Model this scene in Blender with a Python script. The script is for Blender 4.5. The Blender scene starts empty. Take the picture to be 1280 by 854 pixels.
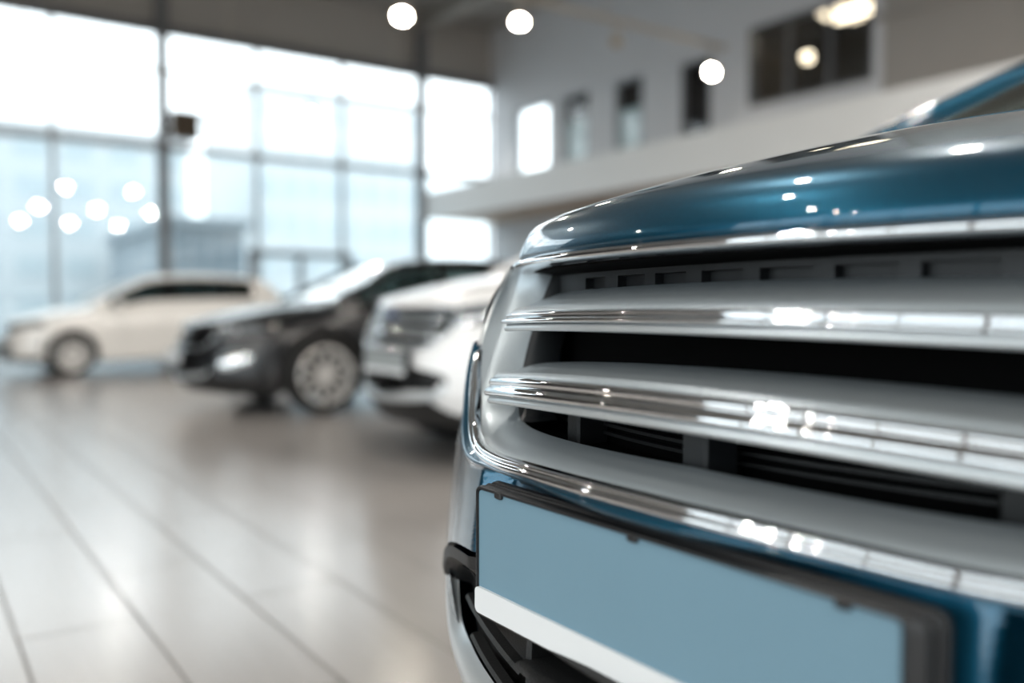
import bpy, math, random
from mathutils import Vector
random.seed(7)
PI = math.pi
SC = bpy.context.scene
COL = SC.collection

# ------------------------------------------------------------------ materials
def mat(name, base=(.5, .5, .5), rough=.5, metal=0., coat=0., coat_rough=.03, emit=None, estr=0., spec=.5, noise=None, bump=None):
    m = bpy.data.materials.new(name); m.use_nodes = True
    nt = m.node_tree; b = nt.nodes['Principled BSDF']
    b.inputs['Base Color'].default_value = (*base, 1)
    b.inputs['Roughness'].default_value = rough
    b.inputs['Metallic'].default_value = metal
    b.inputs['Coat Weight'].default_value = coat
    b.inputs['Coat Roughness'].default_value = coat_rough
    b.inputs['Specular IOR Level'].default_value = spec
    if emit:
        b.inputs['Emission Color'].default_value = (*emit, 1)
        b.inputs['Emission Strength'].default_value = estr
    tc = nt.nodes.new('ShaderNodeTexCoord')
    if noise:                                   # (scale, amount): slight mottling of the colour
        n = nt.nodes.new('ShaderNodeTexNoise'); n.inputs['Scale'].default_value = noise[0]
        nt.links.new(tc.outputs['Object'], n.inputs['Vector'])
        r = nt.nodes.new('ShaderNodeMapRange')
        r.inputs['To Min'].default_value = 1 - noise[1]; r.inputs['To Max'].default_value = 1 + noise[1]
        nt.links.new(n.outputs['Fac'], r.inputs['Value'])
        mx = nt.nodes.new('ShaderNodeMix'); mx.data_type = 'RGBA'; mx.blend_type = 'MULTIPLY'
        mx.inputs['Factor'].default_value = 1
        mx.inputs['A'].default_value = (*base, 1)
        nt.links.new(r.outputs['Result'], mx.inputs['B'])
        nt.links.new(mx.outputs['Result'], b.inputs['Base Color'])
    if bump:
        n = nt.nodes.new('ShaderNodeTexNoise'); n.inputs['Scale'].default_value = bump[0]
        nt.links.new(tc.outputs['Object'], n.inputs['Vector'])
        bp = nt.nodes.new('ShaderNodeBump'); bp.inputs['Strength'].default_value = bump[1]; bp.inputs['Distance'].default_value = .002
        nt.links.new(n.outputs['Fac'], bp.inputs['Height'])
        nt.links.new(bp.outputs['Normal'], b.inputs['Normal'])
    return m

def glass(name, tint=(1, 1, 1), rough=0.0, ior=1.5, gain=1.0):
    m = bpy.data.materials.new(name); m.use_nodes = True
    nt = m.node_tree; nt.nodes.clear()
    out = nt.nodes.new('ShaderNodeOutputMaterial')
    tr = nt.nodes.new('ShaderNodeBsdfTransparent'); tr.inputs['Color'].default_value = (*tint, 1)
    gl = nt.nodes.new('ShaderNodeBsdfGlossy'); gl.inputs['Roughness'].default_value = rough
    lw = nt.nodes.new('ShaderNodeLayerWeight'); lw.inputs['Blend'].default_value = .5
    pw = nt.nodes.new('ShaderNodeMath'); pw.operation = 'POWER'; pw.inputs[1].default_value = 5
    fr = nt.nodes.new('ShaderNodeMapRange'); r0 = ((ior-1)/(ior+1))**2      # Schlick, the same from both sides
    fr.inputs['To Min'].default_value = r0; fr.inputs['To Max'].default_value = 1
    nt.links.new(lw.outputs['Facing'], pw.inputs[0]); nt.links.new(pw.outputs[0], fr.inputs['Value'])
    ml = nt.nodes.new('ShaderNodeMath'); ml.operation = 'MULTIPLY'; ml.inputs[1].default_value = gain; ml.use_clamp = True
    mx = nt.nodes.new('ShaderNodeMixShader')
    nt.links.new(fr.outputs[0], ml.inputs[0]); nt.links.new(ml.outputs[0], mx.inputs[0])
    nt.links.new(tr.outputs[0], mx.inputs[1]); nt.links.new(gl.outputs[0], mx.inputs[2])
    nt.links.new(mx.outputs[0], out.inputs['Surface'])
    return m

def floor_material():
    m = mat('porcelain_plank_floor', (.42, .39, .36), .2, spec=1.)
    nt = m.node_tree; b = nt.nodes['Principled BSDF']
    tc = nt.nodes.new('ShaderNodeTexCoord')
    mp = nt.nodes.new('ShaderNodeMapping'); mp.vector_type = 'POINT'
    mp.inputs['Rotation'].default_value = (0, 0, PI/2)
    mp.inputs['Location'].default_value = (.24, .071, 0)
    nt.links.new(tc.outputs['Object'], mp.inputs['Vector'])
    br = nt.nodes.new('ShaderNodeTexBrick')
    br.offset = .4; br.offset_frequency = 2
    br.inputs['Scale'].default_value = 1
    br.inputs['Brick Width'].default_value = 1.3
    br.inputs['Row Height'].default_value = .325
    br.inputs['Mortar Size'].default_value = .005
    br.inputs['Mortar Smooth'].default_value = .2
    br.inputs['Color1'].default_value = (.36, .342, .33, 1)
    br.inputs['Color2'].default_value = (.34, .322, .31, 1)
    br.inputs['Mortar'].default_value = (.13, .125, .12, 1)
    nt.links.new(mp.outputs[0], br.inputs['Vector'])
    # faint long grain inside each plank
    mp2 = nt.nodes.new('ShaderNodeMapping'); mp2.inputs['Scale'].default_value = (14, 1.2, 1)
    nt.links.new(tc.outputs['Object'], mp2.inputs['Vector'])
    n = nt.nodes.new('ShaderNodeTexNoise'); n.inputs['Scale'].default_value = 2.2; n.inputs['Detail'].default_value = 5
    nt.links.new(mp2.outputs[0], n.inputs['Vector'])
    r = nt.nodes.new('ShaderNodeMapRange'); r.inputs['To Min'].default_value = .95; r.inputs['To Max'].default_value = 1.05
    nt.links.new(n.outputs['Fac'], r.inputs['Value'])
    mx = nt.nodes.new('ShaderNodeMix'); mx.data_type = 'RGBA'; mx.blend_type = 'MULTIPLY'; mx.inputs['Factor'].default_value = 1
    nt.links.new(br.outputs['Color'], mx.inputs['A']); nt.links.new(r.outputs['Result'], mx.inputs['B'])
    nt.links.new(mx.outputs['Result'], b.inputs['Base Color'])
    r2 = nt.nodes.new('ShaderNodeMapRange'); r2.inputs['To Min'].default_value = .19; r2.inputs['To Max'].default_value = .24
    nt.links.new(n.outputs['Fac'], r2.inputs['Value'])
    rr = nt.nodes.new('ShaderNodeMath'); rr.operation = 'ADD'; rr.use_clamp = True
    ms = nt.nodes.new('ShaderNodeMath'); ms.operation = 'MULTIPLY'; ms.inputs[1].default_value = .5
    nt.links.new(br.outputs['Fac'], ms.inputs[0]); nt.links.new(r2.outputs['Result'], rr.inputs[0]); nt.links.new(ms.outputs[0], rr.inputs[1])
    nt.links.new(rr.outputs[0], b.inputs['Roughness'])
    bp = nt.nodes.new('ShaderNodeBump'); bp.invert = True; bp.inputs['Strength'].default_value = .5; bp.inputs['Distance'].default_value = .003
    nt.links.new(br.outputs['Fac'], bp.inputs['Height']); nt.links.new(bp.outputs['Normal'], b.inputs['Normal'])
    return m

def paint(name, base, metal, rough, flake=0., cr=.025):
    m = mat(name, base, rough, metal, coat=1., coat_rough=cr)
    if flake:
        nt = m.node_tree; b = nt.nodes['Principled BSDF']
        tc = nt.nodes.new('ShaderNodeTexCoord')
        v = nt.nodes.new('ShaderNodeTexVoronoi'); v.inputs['Scale'].default_value = 900
        nt.links.new(tc.outputs['Object'], v.inputs['Vector'])
        mx = nt.nodes.new('ShaderNodeMix'); mx.data_type = 'RGBA'
        mx.inputs['A'].default_value = (*[c * (1 - flake) for c in base], 1)
        mx.inputs['B'].default_value = (*[min(1, c * (1 + flake)) for c in base], 1)
        nt.links.new(v.outputs['Color'], mx.inputs['Factor'])
        nt.links.new(mx.outputs['Result'], b.inputs['Base Color'])
    return m

M = dict(
    blue=paint('metallic_blue_paint', (.003, .073, .132), .8, .33, .25),
    white=paint('white_paint', (.80, .81, .82), 0, .35, cr=.2),
    pearl=paint('warm_white_paint', (.80, .78, .75), 0, .35, cr=.2),
    black=paint('black_paint', (.004, .0045, .006), 0, .3, cr=.19),
    satin=mat('satin_silver', (.43, .485, .52), .38, .55),
    silver=mat('silver_trim_paint', (.66, .70, .72), .34, .7, coat=.3),
    chrome=mat('chrome', (.86, .88, .90), .045, 1.),
    plastic=mat('black_textured_plastic', (.008, .0085, .009), .5, bump=(400, .3)),
    holder=mat('plate_holder_plastic', (.011, .011, .012), .4, bump=(300, .2)),
    gloss_black=mat('gloss_black_plastic', (.008, .008, .009), .15),
    void=mat('deep_black_plastic', (.0015, .0015, .0016), .8, spec=.08),
    panel=mat('dark_grey_plastic', (.014, .016, .018), .5),
    plate=mat('blank_pale_blue_plate', (.155, .275, .355), .42, noise=(6, .03)),
    plate_grey=mat('blank_grey_plate', (.30, .33, .34), .3),
    chrome_patch=mat('bright_lamp_bezel', (.85, .87, .88), .12, .8),
    reflection_wall=mat('wall_darkened_for_reflection', (.06, .06, .062), .6),  # unseen wall stretches, made dark to darken the black car's reflections
    strip=mat('white_plate_strip', (.75, .78, .80), .4),
    rubber=mat('tyre_rubber', (.012, .012, .012), .7),
    alloy=mat('alloy_wheel', (.72, .71, .69), .32, .45),
    lens=mat('headlamp_lens', (.30, .33, .36), .12, .6, coat=1.),
    lens_dark=mat('dark_headlamp_lens', (.10, .11, .12), .12, .5, coat=1.),
    fog=mat('clear_lamp_lens', (.75, .78, .80), .15, .4, coat=1.),
    amber=mat('red_lamp_lens', (.35, .01, .01), .15, coat=1.),
    windscreen=glass('windscreen_glass', (.80, .90, .88), 0, 1.55, 1.7),
    dark_glass=glass('tinted_window_glass', (.20, .24, .23), 0, 1.5, 1.3),
    seat=mat('dark_seat_fabric', (.02, .02, .022), .8),
    cabin=mat('cabin_trim', (.03, .028, .026), .7),
    headliner=mat('pale_headliner', (.55, .55, .52), .9),
    badge=mat('badge_blue_enamel', (.01, .03, .16), .15, coat=1.),
    floor=floor_material(),
    wall=mat('cool_grey_wall_paint', (.66, .68, .71), .7, noise=(.6, .04)),
    taupe=mat('taupe_cladding', (.36, .34, .315), .6, noise=(.8, .05)),
    band=mat('dark_taupe_wall', (.36, .34, .315), .6, noise=(.7, .05)),
    ceiling=mat('taupe_ceiling', (.33, .32, .305), .8, noise=(.5, .05)),
    balcony=mat('balcony_white_paint', (.80, .80, .79), .55, noise=(.5, .03)),
    soffit=mat('tan_soffit', (.50, .36, .25), .55, noise=(2, .08)),
    steel=mat('dark_grey_steel', (.16, .165, .175), .45, .3),
    frame=mat('grey_window_frame', (.30, .32, .34), .45, .3),
    beam=mat('roof_beam_paint', (.30, .285, .26), .6),
    pane=glass('clear_window_glass', (.97, .985, .985), 0, 1.5, 1.7),
    pane_low=glass('pale_tinted_window_glass', (.84, .88, .89), 0, 1.5, 1.9),
    teal_pane=mat('pale_teal_glass', (.46, .60, .63), .08, 0, spec=.8),
    black_pane=mat('dark_glass_panel', (.012, .012, .014), .05, 0, spec=.9),
    lamp=mat('lamp_emitter', (1, 1, 1), .5, emit=(1., .94, .86), estr=430.),
    lamp_wide=mat('wide_lamp_emitter', (1, 1, 1), .5, emit=(1., .94, .86), estr=260.),
    lamp_white=mat('reflection_dot_emitter', (1, 1, 1), .5, emit=(1., .95, .90), estr=110.),  # for the lamps that stand in for reflections in the glass
    lamp_soft=mat('spot_emitter', (1, 1, 1), .5, emit=(1., .92, .80), estr=130.),
    lamp_room=mat('room_lamp_emitter', (1, 1, 1), .5, emit=(1., .84, .62), estr=5.),
    lamp_off=mat('unlit_lamp_glass', (.45, .36, .25), .3),
    housing=mat('spotlight_housing', (.55, .52, .47), .45),
    track=mat('track_paint', (.50, .45, .38), .5),
    speaker=mat('brown_speaker_casing', (.14, .095, .06), .55),
    grille_cloth=mat('speaker_grille', (.06, .045, .032), .8),
    facade=mat('pale_facade', (.58, .60, .615), .8, noise=(.3, .04)),
    facade_b=mat('blue_grey_facade', (.49, .54, .565), .7, noise=(.3, .05)),
    facade_dark=mat('slate_facade', (.30, .34, .37), .7),
    facade_glass=mat('facade_window', (.20, .25, .29), .2),
    ground=mat('pale_paving', (.42, .43, .43), .9, noise=(.4, .06)),
    shelf=mat('dark_wood_shelving', (.035, .025, .018), .6),
    office=mat('office_dark_wall', (.05, .042, .035), .8),
)

# ------------------------------------------------------------------ mesh helpers
def obj(name, verts, faces, m, parent=None, smooth=True, sharp=None, off=(0, 0, 0)):
    me = bpy.data.meshes.new(name)
    me.from_pydata([(v[0]-off[0], v[1]-off[1], v[2]-off[2]) for v in verts], [], faces)
    me.validate(); me.update()
    if m is not None: me.materials.append(m)
    if smooth:
        me.polygons.foreach_set('use_smooth', [True] * len(me.polygons))
        if sharp: me.set_sharp_from_angle(angle=math.radians(sharp))
    o = bpy.data.objects.new(name, me); COL.objects.link(o)
    if parent is not None: o.parent = parent
    return o

def thing(name, label, cat, loc=(0, 0, 0), group=None, rotz=0):
    o = bpy.data.objects.new(name, None); COL.objects.link(o)
    o.location = loc; o.rotation_euler = (0, 0, rotz); o.empty_display_size = .1
    o['label'] = label; o['category'] = cat
    if group: o['group'] = group
    return o

def structure(o):
    o['kind'] = 'structure'
    return o

class MB:
    """collects shapes of one part"""
    def __init__(s): s.v = []; s.f = []
    def add(s, v, f):
        n = len(s.v); s.v += [tuple(p) for p in v]; s.f += [tuple(i + n for i in q) for q in f]
        return s
    def box(s, lo, hi):
        x0, y0, z0 = lo; x1, y1, z1 = hi
        v = [(x0,y0,z0),(x1,y0,z0),(x1,y1,z0),(x0,y1,z0),(x0,y0,z1),(x1,y0,z1),(x1,y1,z1),(x0,y1,z1)]
        return s.add(v, [(0,3,2,1),(4,5,6,7),(0,1,5,4),(1,2,6,5),(2,3,7,6),(3,0,4,7)])
    def rbox(s, lo, hi, r):
        """box with chamfered edges along all axes (simple rounded box)"""
        x0, y0, z0 = lo; x1, y1, z1 = hi
        v = []; 
        secs = [(z0, r), (z0 + r, 0), (z1 - r, 0), (z1, r)]
        for z, i in secs:
            xa, xb, ya, yb = x0 + i, x1 - i, y0 + i, y1 - i
            v += [(xa+r,ya,z),(xb-r,ya,z),(xb,ya+r,z),(xb,yb-r,z),(xb-r,yb,z),(xa+r,yb,z),(xa,yb-r,z),(xa,ya+r,z)]
        f = [tuple(range(7, -1, -1)), tuple(range(24, 32))]
        for k in range(3):
            for j in range(8):
                a = k*8 + j; b = k*8 + (j+1) % 8
                f.append((a, b, b+8, a+8))
        return s.add(v, f)
    def grid(s, rows, close=False):
        n = len(rows[0]); v = [p for r in rows for p in r]; f = []
        for i in range(len(rows) - 1):
            for j in range(n if close else n - 1):
                k = (j + 1) % n
                f.append((i*n+j, i*n+k, (i+1)*n+k, (i+1)*n+j))
        return s.add(v, f)
    def tube(s, pts, r, n=8, caps=True):
        pts = [Vector(p) for p in pts]; rows = []
        for i, p in enumerate(pts):
            t = (pts[min(i+1, len(pts)-1)] - pts[max(i-1, 0)]).normalized()
            u = t.cross(Vector((0, 0, 1)))
            if u.length < 1e-3: u = t.cross(Vector((1, 0, 0)))
            u.normalize(); w = t.cross(u)
            rr = r[i] if isinstance(r, (list, tuple)) else r
            rows.append([p + u*rr*math.cos(2*PI*k/n) + w*rr*math.sin(2*PI*k/n) for k in range(n)])
        b = len(s.v); s.grid(rows, True)
        if caps:
            s.f.append(tuple(b + k for k in range(n))[::-1]); e = b + (len(rows)-1)*n
            s.f.append(tuple(e + k for k in range(n)))
        return s
    def lathe(s, prof, c=(0, 0, 0), axis='y', n=32):
        """prof: (radius, along-axis) pairs"""
        rows = []
        for r, h in prof:
            row = []
            for k in range(n):
                a = 2*PI*k/n; x, y = r*math.cos(a), r*math.sin(a)
                if axis == 'y': row.append((c[0]+x, c[1]+h, c[2]+y))
                elif axis == 'z': row.append((c[0]+x, c[1]+y, c[2]+h))
                else: row.append((c[0]+h, c[1]+x, c[2]+y))
            rows.append(row)
        return s.grid(rows, True)
    def disc(s, pts): 
        return s.add(pts, [tuple(range(len(pts)))])
    def build(s, name, m, parent=None, smooth=False, sharp=None, off=(0, 0, 0)):
        return obj(name, s.v, s.f, m, parent, smooth, sharp, off)

def lerp(a, b, t): return a + (b - a) * t
def interp(x, xs, ys):
    if x <= xs[0]: return ys[0]
    for i in range(len(xs) - 1):
        if x <= xs[i+1]: return lerp(ys[i], ys[i+1], (x - xs[i]) / (xs[i+1] - xs[i]))
    return ys[-1]
def smoothi(x, xs, ys):
    """smooth (Catmull-Rom/Hermite) table look-up"""
    n = len(xs)
    if x <= xs[0]: return ys[0] + (x - xs[0]) * (ys[1]-ys[0])/(xs[1]-xs[0])
    if x >= xs[-1]: return ys[-1] + (x - xs[-1]) * (ys[-1]-ys[-2])/(xs[-1]-xs[-2])
    i = max(k for k in range(n-1) if xs[k] <= x)
    def sl(k):
        if k == 0: return (ys[1]-ys[0])/(xs[1]-xs[0])
        if k == n-1: return (ys[-1]-ys[-2])/(xs[-1]-xs[-2])
        return (ys[k+1]-ys[k-1])/(xs[k+1]-xs[k-1])
    h = xs[i+1]-xs[i]; t = (x-xs[i])/h; m0, m1 = sl(i)*h, sl(i+1)*h
    return (2*t**3-3*t*t+1)*ys[i] + (t**3-2*t*t+t)*m0 + (-2*t**3+3*t*t)*ys[i+1] + (t**3-t*t)*m1
def resample(pts, n):
    d = [0]
    for a, b in zip(pts, pts[1:]): d.append(d[-1] + math.dist(a, b))
    out = []
    for k in range(n):
        q = d[-1] * k / (n - 1); i = 0
        while i < len(pts) - 2 and d[i+1] < q: i += 1
        t = (q - d[i]) / max(1e-9, d[i+1] - d[i])
        out.append(tuple(lerp(a, b, t) for a, b in zip(pts[i], pts[i+1])))
    return out
def chaikin(pts, it=2):
    for _ in range(it):
        o = [pts[0]]
        for a, b in zip(pts, pts[1:]):
            o.append(tuple(lerp(x, y, .25) for x, y in zip(a, b))); o.append(tuple(lerp(x, y, .75) for x, y in zip(a, b)))
        o.append(pts[-1]); pts = o
    return pts

# ------------------------------------------------------------------ the car shape
# x runs from the front to the back, s across (0 = centre line), z up; metres
ZB = [.20, .30, .345, .375, .466, .543, .621, .711, .789, .866, .93, 1.015, 1.06]
BB = [.66, .60, .579, .556, .527, .5255, .531, .542, .559, .579, .603, .645, .67]
def behind_plate(s): return .030*max(0, min(1, (.34 - abs(s))/.07))
def F(s, z):
    """front face of the car"""
    a = abs(s)
    return smoothi(z, ZB, BB) + .49*a*a + 2.4*max(0, a - .6)**2
def hood_edge(s):
    a = abs(s)
    return .628 + .55*a*a + 3*max(0, a - .42)**2
def hood_z(s, q):
    a = abs(s)
    z = 1.024 + .0408*(1 - math.exp(-max(q, 0)/.014))
    if q < .55: g = .3499*(1 - math.exp(-max(q, 0)/1.083))
    else: g = .3499*(1 - math.exp(-.55/1.083)) + .1944*.35*(1 - math.exp(-(q-.55)/.35))
    return z + g - .0733*a**2.2145*(1 - math.exp(-max(q, 0)/.3))
SE = .72
def edge_s(x):
    """hood edge across, at x"""
    if x >= hood_edge(SE): return SE
    lo, hi = 0, SE
    for _ in range(40):
        mid = (lo+hi)/2
        if hood_edge(mid) < x: lo = mid
        else: hi = mid
    return lo
def cowl_x(s): return 1.78 + .20*s*s
OUT = chaikin([(0, .767), (.1, .766), (.2, .763), (.29, .758), (.37, .7585), (.425, .775), (.465, .812), (.505, .845), (.535, .885), (.548, .94), (.54, .985), (.505, 1.0105)], 2)
INN = chaikin([(0, .795), (.12, .793), (.25, .790), (.36, .789), (.405, .796), (.425, .82), (.44, .86), (.448, .92), (.455, .97), (.455, 1.0015)], 2)

def full(path): return [(-s, z) for s, z in reversed(path)] + [p for p in path[1:]]

def sweep(path, prof, depth=0, flip=1):
    """profile (u across in the front face, v depth) along a path on the front face"""
    rows = []
    for i, (s, z) in enumerate(path):
        a = path[max(i-1, 0)]; b = path[min(i+1, len(path)-1)]
        tx, tz = b[0]-a[0], b[1]-a[1]; L = math.hypot(tx, tz) or 1
        nx, nz = tz/L*flip, -tx/L*flip
        rows.append([(F(s + nx*u, z + nz*u) + v + depth, s + nx*u, z + nz*u) for u, v in prof])
    return rows

def loft(a, b, nv, dep):
    """rows between two equal-length (s, z) paths; dep(v, s, z) = offset behind the front face"""
    rows = []
    for j in range(nv + 1):
        v = j / nv
        rows.append([(F(lerp(p[0], q[0], v), lerp(p[1], q[1], v)) + dep(v, lerp(p[0], q[0], v), lerp(p[1], q[1], v)), lerp(p[0], q[0], v), lerp(p[1], q[1], v)) for p, q in zip(a, b)])
    return rows

def W(x):
    return smoothi(x, [1.06, 1.12, 1.17, 1.25, 1.4, 2.0, 4.3, 4.7, 4.9, 5.0, 5.05], [.85, .876, .897, .913, .92, .925, .915, .89, .85, .80, .72])
def belt_z(x): return interp(x, [1.75, 2.6, 4.4, 5.0], [1.165, 1.175, 1.215, 1.20])
def roof_z(x): return smoothi(x, [1.80, 2.21, 2.66, 3.0, 3.6, 4.3, 4.62, 4.95], [1.268, 1.475, 1.675, 1.73, 1.745, 1.69, 1.60, 1.235])

def side_section(x):
    w = W(x)
    t = min(1, max(0, (x - 1.62)/.35)); t = t*t*(3-2*t)
    se = edge_s(x); zh = hood_z(se, x - hood_edge(se)) - .004
    p0 = (lerp(se + .003, w - .135, t), lerp(zh, belt_z(x), t))
    zt = p0[1]
    return [p0, (lerp(lerp(p0[0], w, .55), w - .06, t), zt - lerp(.03, .012, t)), (w - .025, zt - .10), (w - .004, .88), (w, .76), (w - .006, .62), (w - .004, .50), (w - .02, .36), (w - .05, .27), (w - .16, .235)]

def green(x, t):
    """cabin upper: t 0 = belt, .5 = roof edge, 1 = centre"""
    w = W(x) - .135; zb = belt_z(x) - .004; r = max(roof_z(x), zb + .004); h = r - zb
    ze = zb + h*.93
    we = w - .48*h
    if t <= .5:
        u = t/.5
        return (x, lerp(w, we, u) + .02*math.sin(PI*u)*min(1, h/.3), lerp(zb, ze, u))
    u = (t-.5)/.5; a = (1-u)
    return (x, we*a, ze + (r - ze)*(1 - a**2.6))

def cut_arch(V, FC, cx, cz, R):
    """open a round wheel arch in a side shell"""
    ins = [math.hypot(v[0]-cx, v[2]-cz) < R for v in V]
    FC = [f for f in FC if not all(ins[i] for i in f)]
    used = {i for f in FC for i in f}
    V = [list(v) for v in V]
    for i in used:
        if ins[i]:
            d = math.hypot(V[i][0]-cx, V[i][2]-cz) or 1e-6
            V[i][0] = cx + (V[i][0]-cx)*R/d; V[i][2] = cz + (V[i][2]-cz)*R/d
    return [tuple(v) for v in V], FC

CX = 2.75                                      # where the car's Empty sits, measured in car x
def make_car(name, label, cat, front_x, cy, paint_m, style, warp=None, wheel=(1.47, 4.16, .345), spokes=10, plate_m=None, second=None):
    """style: 'suv' (two thick bars), 'slats' (thin bars). warp(x, s, z) reshapes the body for other models."""
    warp = warp or (lambda x, s, z: (x, s, z))
    T = thing(name, label, cat, (front_x + CX - .53, cy, 0))
    OFF = (CX, 0, 0)
    def put(pn, mb, m, parent=T, smooth=True, sharp=40):
        v = [warp(*p) for p in mb.v]
        return obj(pn, v, mb.f, m, parent, smooth, sharp, OFF)
    def mir(mb):
        k = MB(); k.add(mb.v, mb.f); k.add([(x, -s, z) for x, s, z in mb.v], [f[::-1] for f in mb.f]); return k
    def flipped(mb):
        k = MB(); k.add([(x, -s, z) for x, s, z in mb.v], [f[::-1] for f in mb.f]); return k
    n = 72
    # ---- bonnet
    us = [SE*math.sin(PI/2*(k/30)) if False else SE*(k/30) for k in range(-30, 31)]
    qs = [0, .004, .009, .016, .025, .037, .052, .07, .095, .125, .16, .2, .26, .33, .42, .52, .64, .76, .88, 1.0]
    rows = [[(hood_edge(s) + .035, s, 1.014) for s in us], [(hood_edge(s) + .006, s, 1.016) for s in us], [(hood_edge(s) + .001, s, 1.0195) for s in us]]
    for q in qs:
        row = []
        for s in us:
            e = hood_edge(s); c = cowl_x(s); L = c - e
            qq = q*L if q > .5 else q*lerp(1.0, L, q/.5)
            row.append((e + qq, s, hood_z(s, qq)))
        rows.append(row)
    put('bonnet', MB().grid(rows), paint_m, sharp=None)
    # ---- bumper skin from the grille outline out to the corners
    n = 90
    O = resample(full([p for p in OUT if p[1] < .9 or p[0] < .5]), n*2+1)
    E = resample(full(chaikin([(0, .645), (.20, .645), (.30, .645), (.40, .632), (.47, .617), (.535, .597), (.575, .572), (.63, .55), (.72, .55), (.85, .56), (.85, .75), (.85, .935)], 1)), n*2+1)
    def ridge_at(d, s):
        k = max(0, min(1, (abs(s) - .30)/.13)); k = k*k*(3 - 2*k)
        pk, am, fall = lerp(.010, .020, k), lerp(.0055, .014, k), lerp(.010, .030, k)
        if d < pk: return -am*(d/pk)
        t = min(1, (d - pk)/fall); return -am*(1 - t*t*(3 - 2*t))
    def bdep(d, s, z):
        ridge = ridge_at(d, s)
        rec = .035*max(0, min(1, (.335-abs(s))/.035)) * max(0, min(1, (.751-z)/.006))
        return ridge + rec + .002
    brows = []
    for j in range(41):
        v = (j/40)**1.6; row = []
        for p, q in zip(O, E):
            a, z = lerp(p[0], q[0], v), lerp(p[1], q[1], v)
            row.append((F(a, z) + bdep(math.hypot(a - p[0], z - p[1]), a, z), a, z))
        brows.append(row)
    put('bumper', MB().grid(brows), paint_m, sharp=None)
    lowE = resample([(.545, .592), (.575, .572), (.63, .55), (.72, .55), (.85, .56)], 20)
    lowB = resample([(.40, .445), (.46, .40), (.6, .36), (.72, .36), (.85, .37)], 20)
    mb = MB().grid(loft(lowE, lowB, 8, lambda v, s, z: .003 + .03*v*max(0, .55-abs(s))/.15))
    put('bumper_corner', mb, paint_m); put('bumper_corner', flipped(mb), paint_m)
    # black skirt under everything
    A = resample(full([(0, .475), (.25, .475), (.40, .452), (.46, .41), (.6, .37), (.85, .38)]), 61)
    B = resample(full([(0, .27), (.3, .27), (.6, .26), (.85, .25)]), 61)
    put('bumper_skirt', MB().grid(loft(A, B, 6, lambda v, s, z: .012 + .03*v)), M['plastic'])
    # ---- grille
    G = resample(full([(s, z) for s, z in OUT]), 161); I = resample(full(INN), 161)
    Gi = resample(full(OUT), 161)
    def sdep(v, s, z):
        return .001 + (.018*v/.45 if v < .45 else .018 + .052*((v-.45)/.55)**1.15)
    sur = put('grille_surround', MB().grid(loft(Gi, I, 14, sdep)), M['satin'], sharp=None)
    chr_prof = [(.002, .012), (.0035, .004), (.003, -.003), (.0005, -.006), (-.003, -.007), (-.0055, -.005), (-.0065, -.001), (-.0085, -.0035), (-.0105, -.003), (-.0115, .001), (-.0115, .01)]
    put('chrome_moulding', MB().grid(sweep(resample(full([p for p in OUT if p[1] < .89]), 161), chr_prof)), M['chrome'], sur, sharp=None)
    side = resample([p for p in OUT if p[1] > .885 and p[0] > .4], 24)
    prof2 = [(.006, .012), (.006, .002), (.004, -.004), (.000, -.005), (-.003, -.001), (-.0035, .012)]
    em = MB().grid(sweep(side, prof2))
    put('edge_moulding', em, M['silver'], sur, sharp=None); put('edge_moulding', flipped(em), M['silver'], sur, sharp=None)
    top = full(resample([(0, 1.011), (.2, 1.0112), (.4, 1.0115), (.47, 1.0105), (.515, 1.0045)], 40))
    prof3 = [(-.0065, .03), (-.0065, .004), (-.004, -.003), (.001, -.005), (.0035, -.003), (.006, .006), (.0065, .035)]
    rows = [[(.628 + .55*s*s + max(0, abs(s)-.42)**2*1.5 + v - .004, s, z - u) for u, v in prof3] for s, z in top]
    put('top_chrome_bar', MB().grid(rows), M['chrome'], sur, sharp=None)
    side_i = [p for p in resample(INN, 120) if p[0] > .385 or p[1] > .82]
    rows = [[(F(a, z) + d, a*(1 - u/.43), z) for a, z in side_i] for u, d in ((0, .068), (.004, .072), (.014, .074), (.015, .12))]
    fi = MB().grid(rows)
    put('inner_frame', fi, M['panel'], sur, sharp=None); put('inner_frame', flipped(fi), M['panel'], sur, sharp=None)
    # dark opening behind
    ss = [k*.02 for k in range(-25, 26)]
    rows = [[(.628 + .55*s*s + .03, s, 1.02) for s in ss], [(.628 + .55*s*s + .034, s, 1.003) for s in ss], [(F(s, .99) + .105, s, .995) for s in ss], [(F(s, .9) + .105 + .05, s, .965) for s in ss], [(F(s, .8) + .17, s, .84) for s in ss], [(F(s, .79) + .16, s, .775) for s in ss], [(F(s, .79) + .06, s, .782) for s in ss]]
    put('grille_backing', MB().grid(rows), M['void'])
    # slotted panel in the uppermost opening
    zt, zb_ = 1.0055, .966
    mb = MB(); slot_c = [.30, .204, .124, .041, -.041, -.124, -.204, -.30]; slot_w = [.062, .062, .056, .060, .062, .060, .062, .062]
    edges = [-.47]
    for c, w_ in sorted(zip(slot_c, slot_w)): edges += [c - w_/2, c + w_/2]
    edges += [.47]
    def pan(s, z, d): return (F(s, .985) + .085 + d, s, z)
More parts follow.
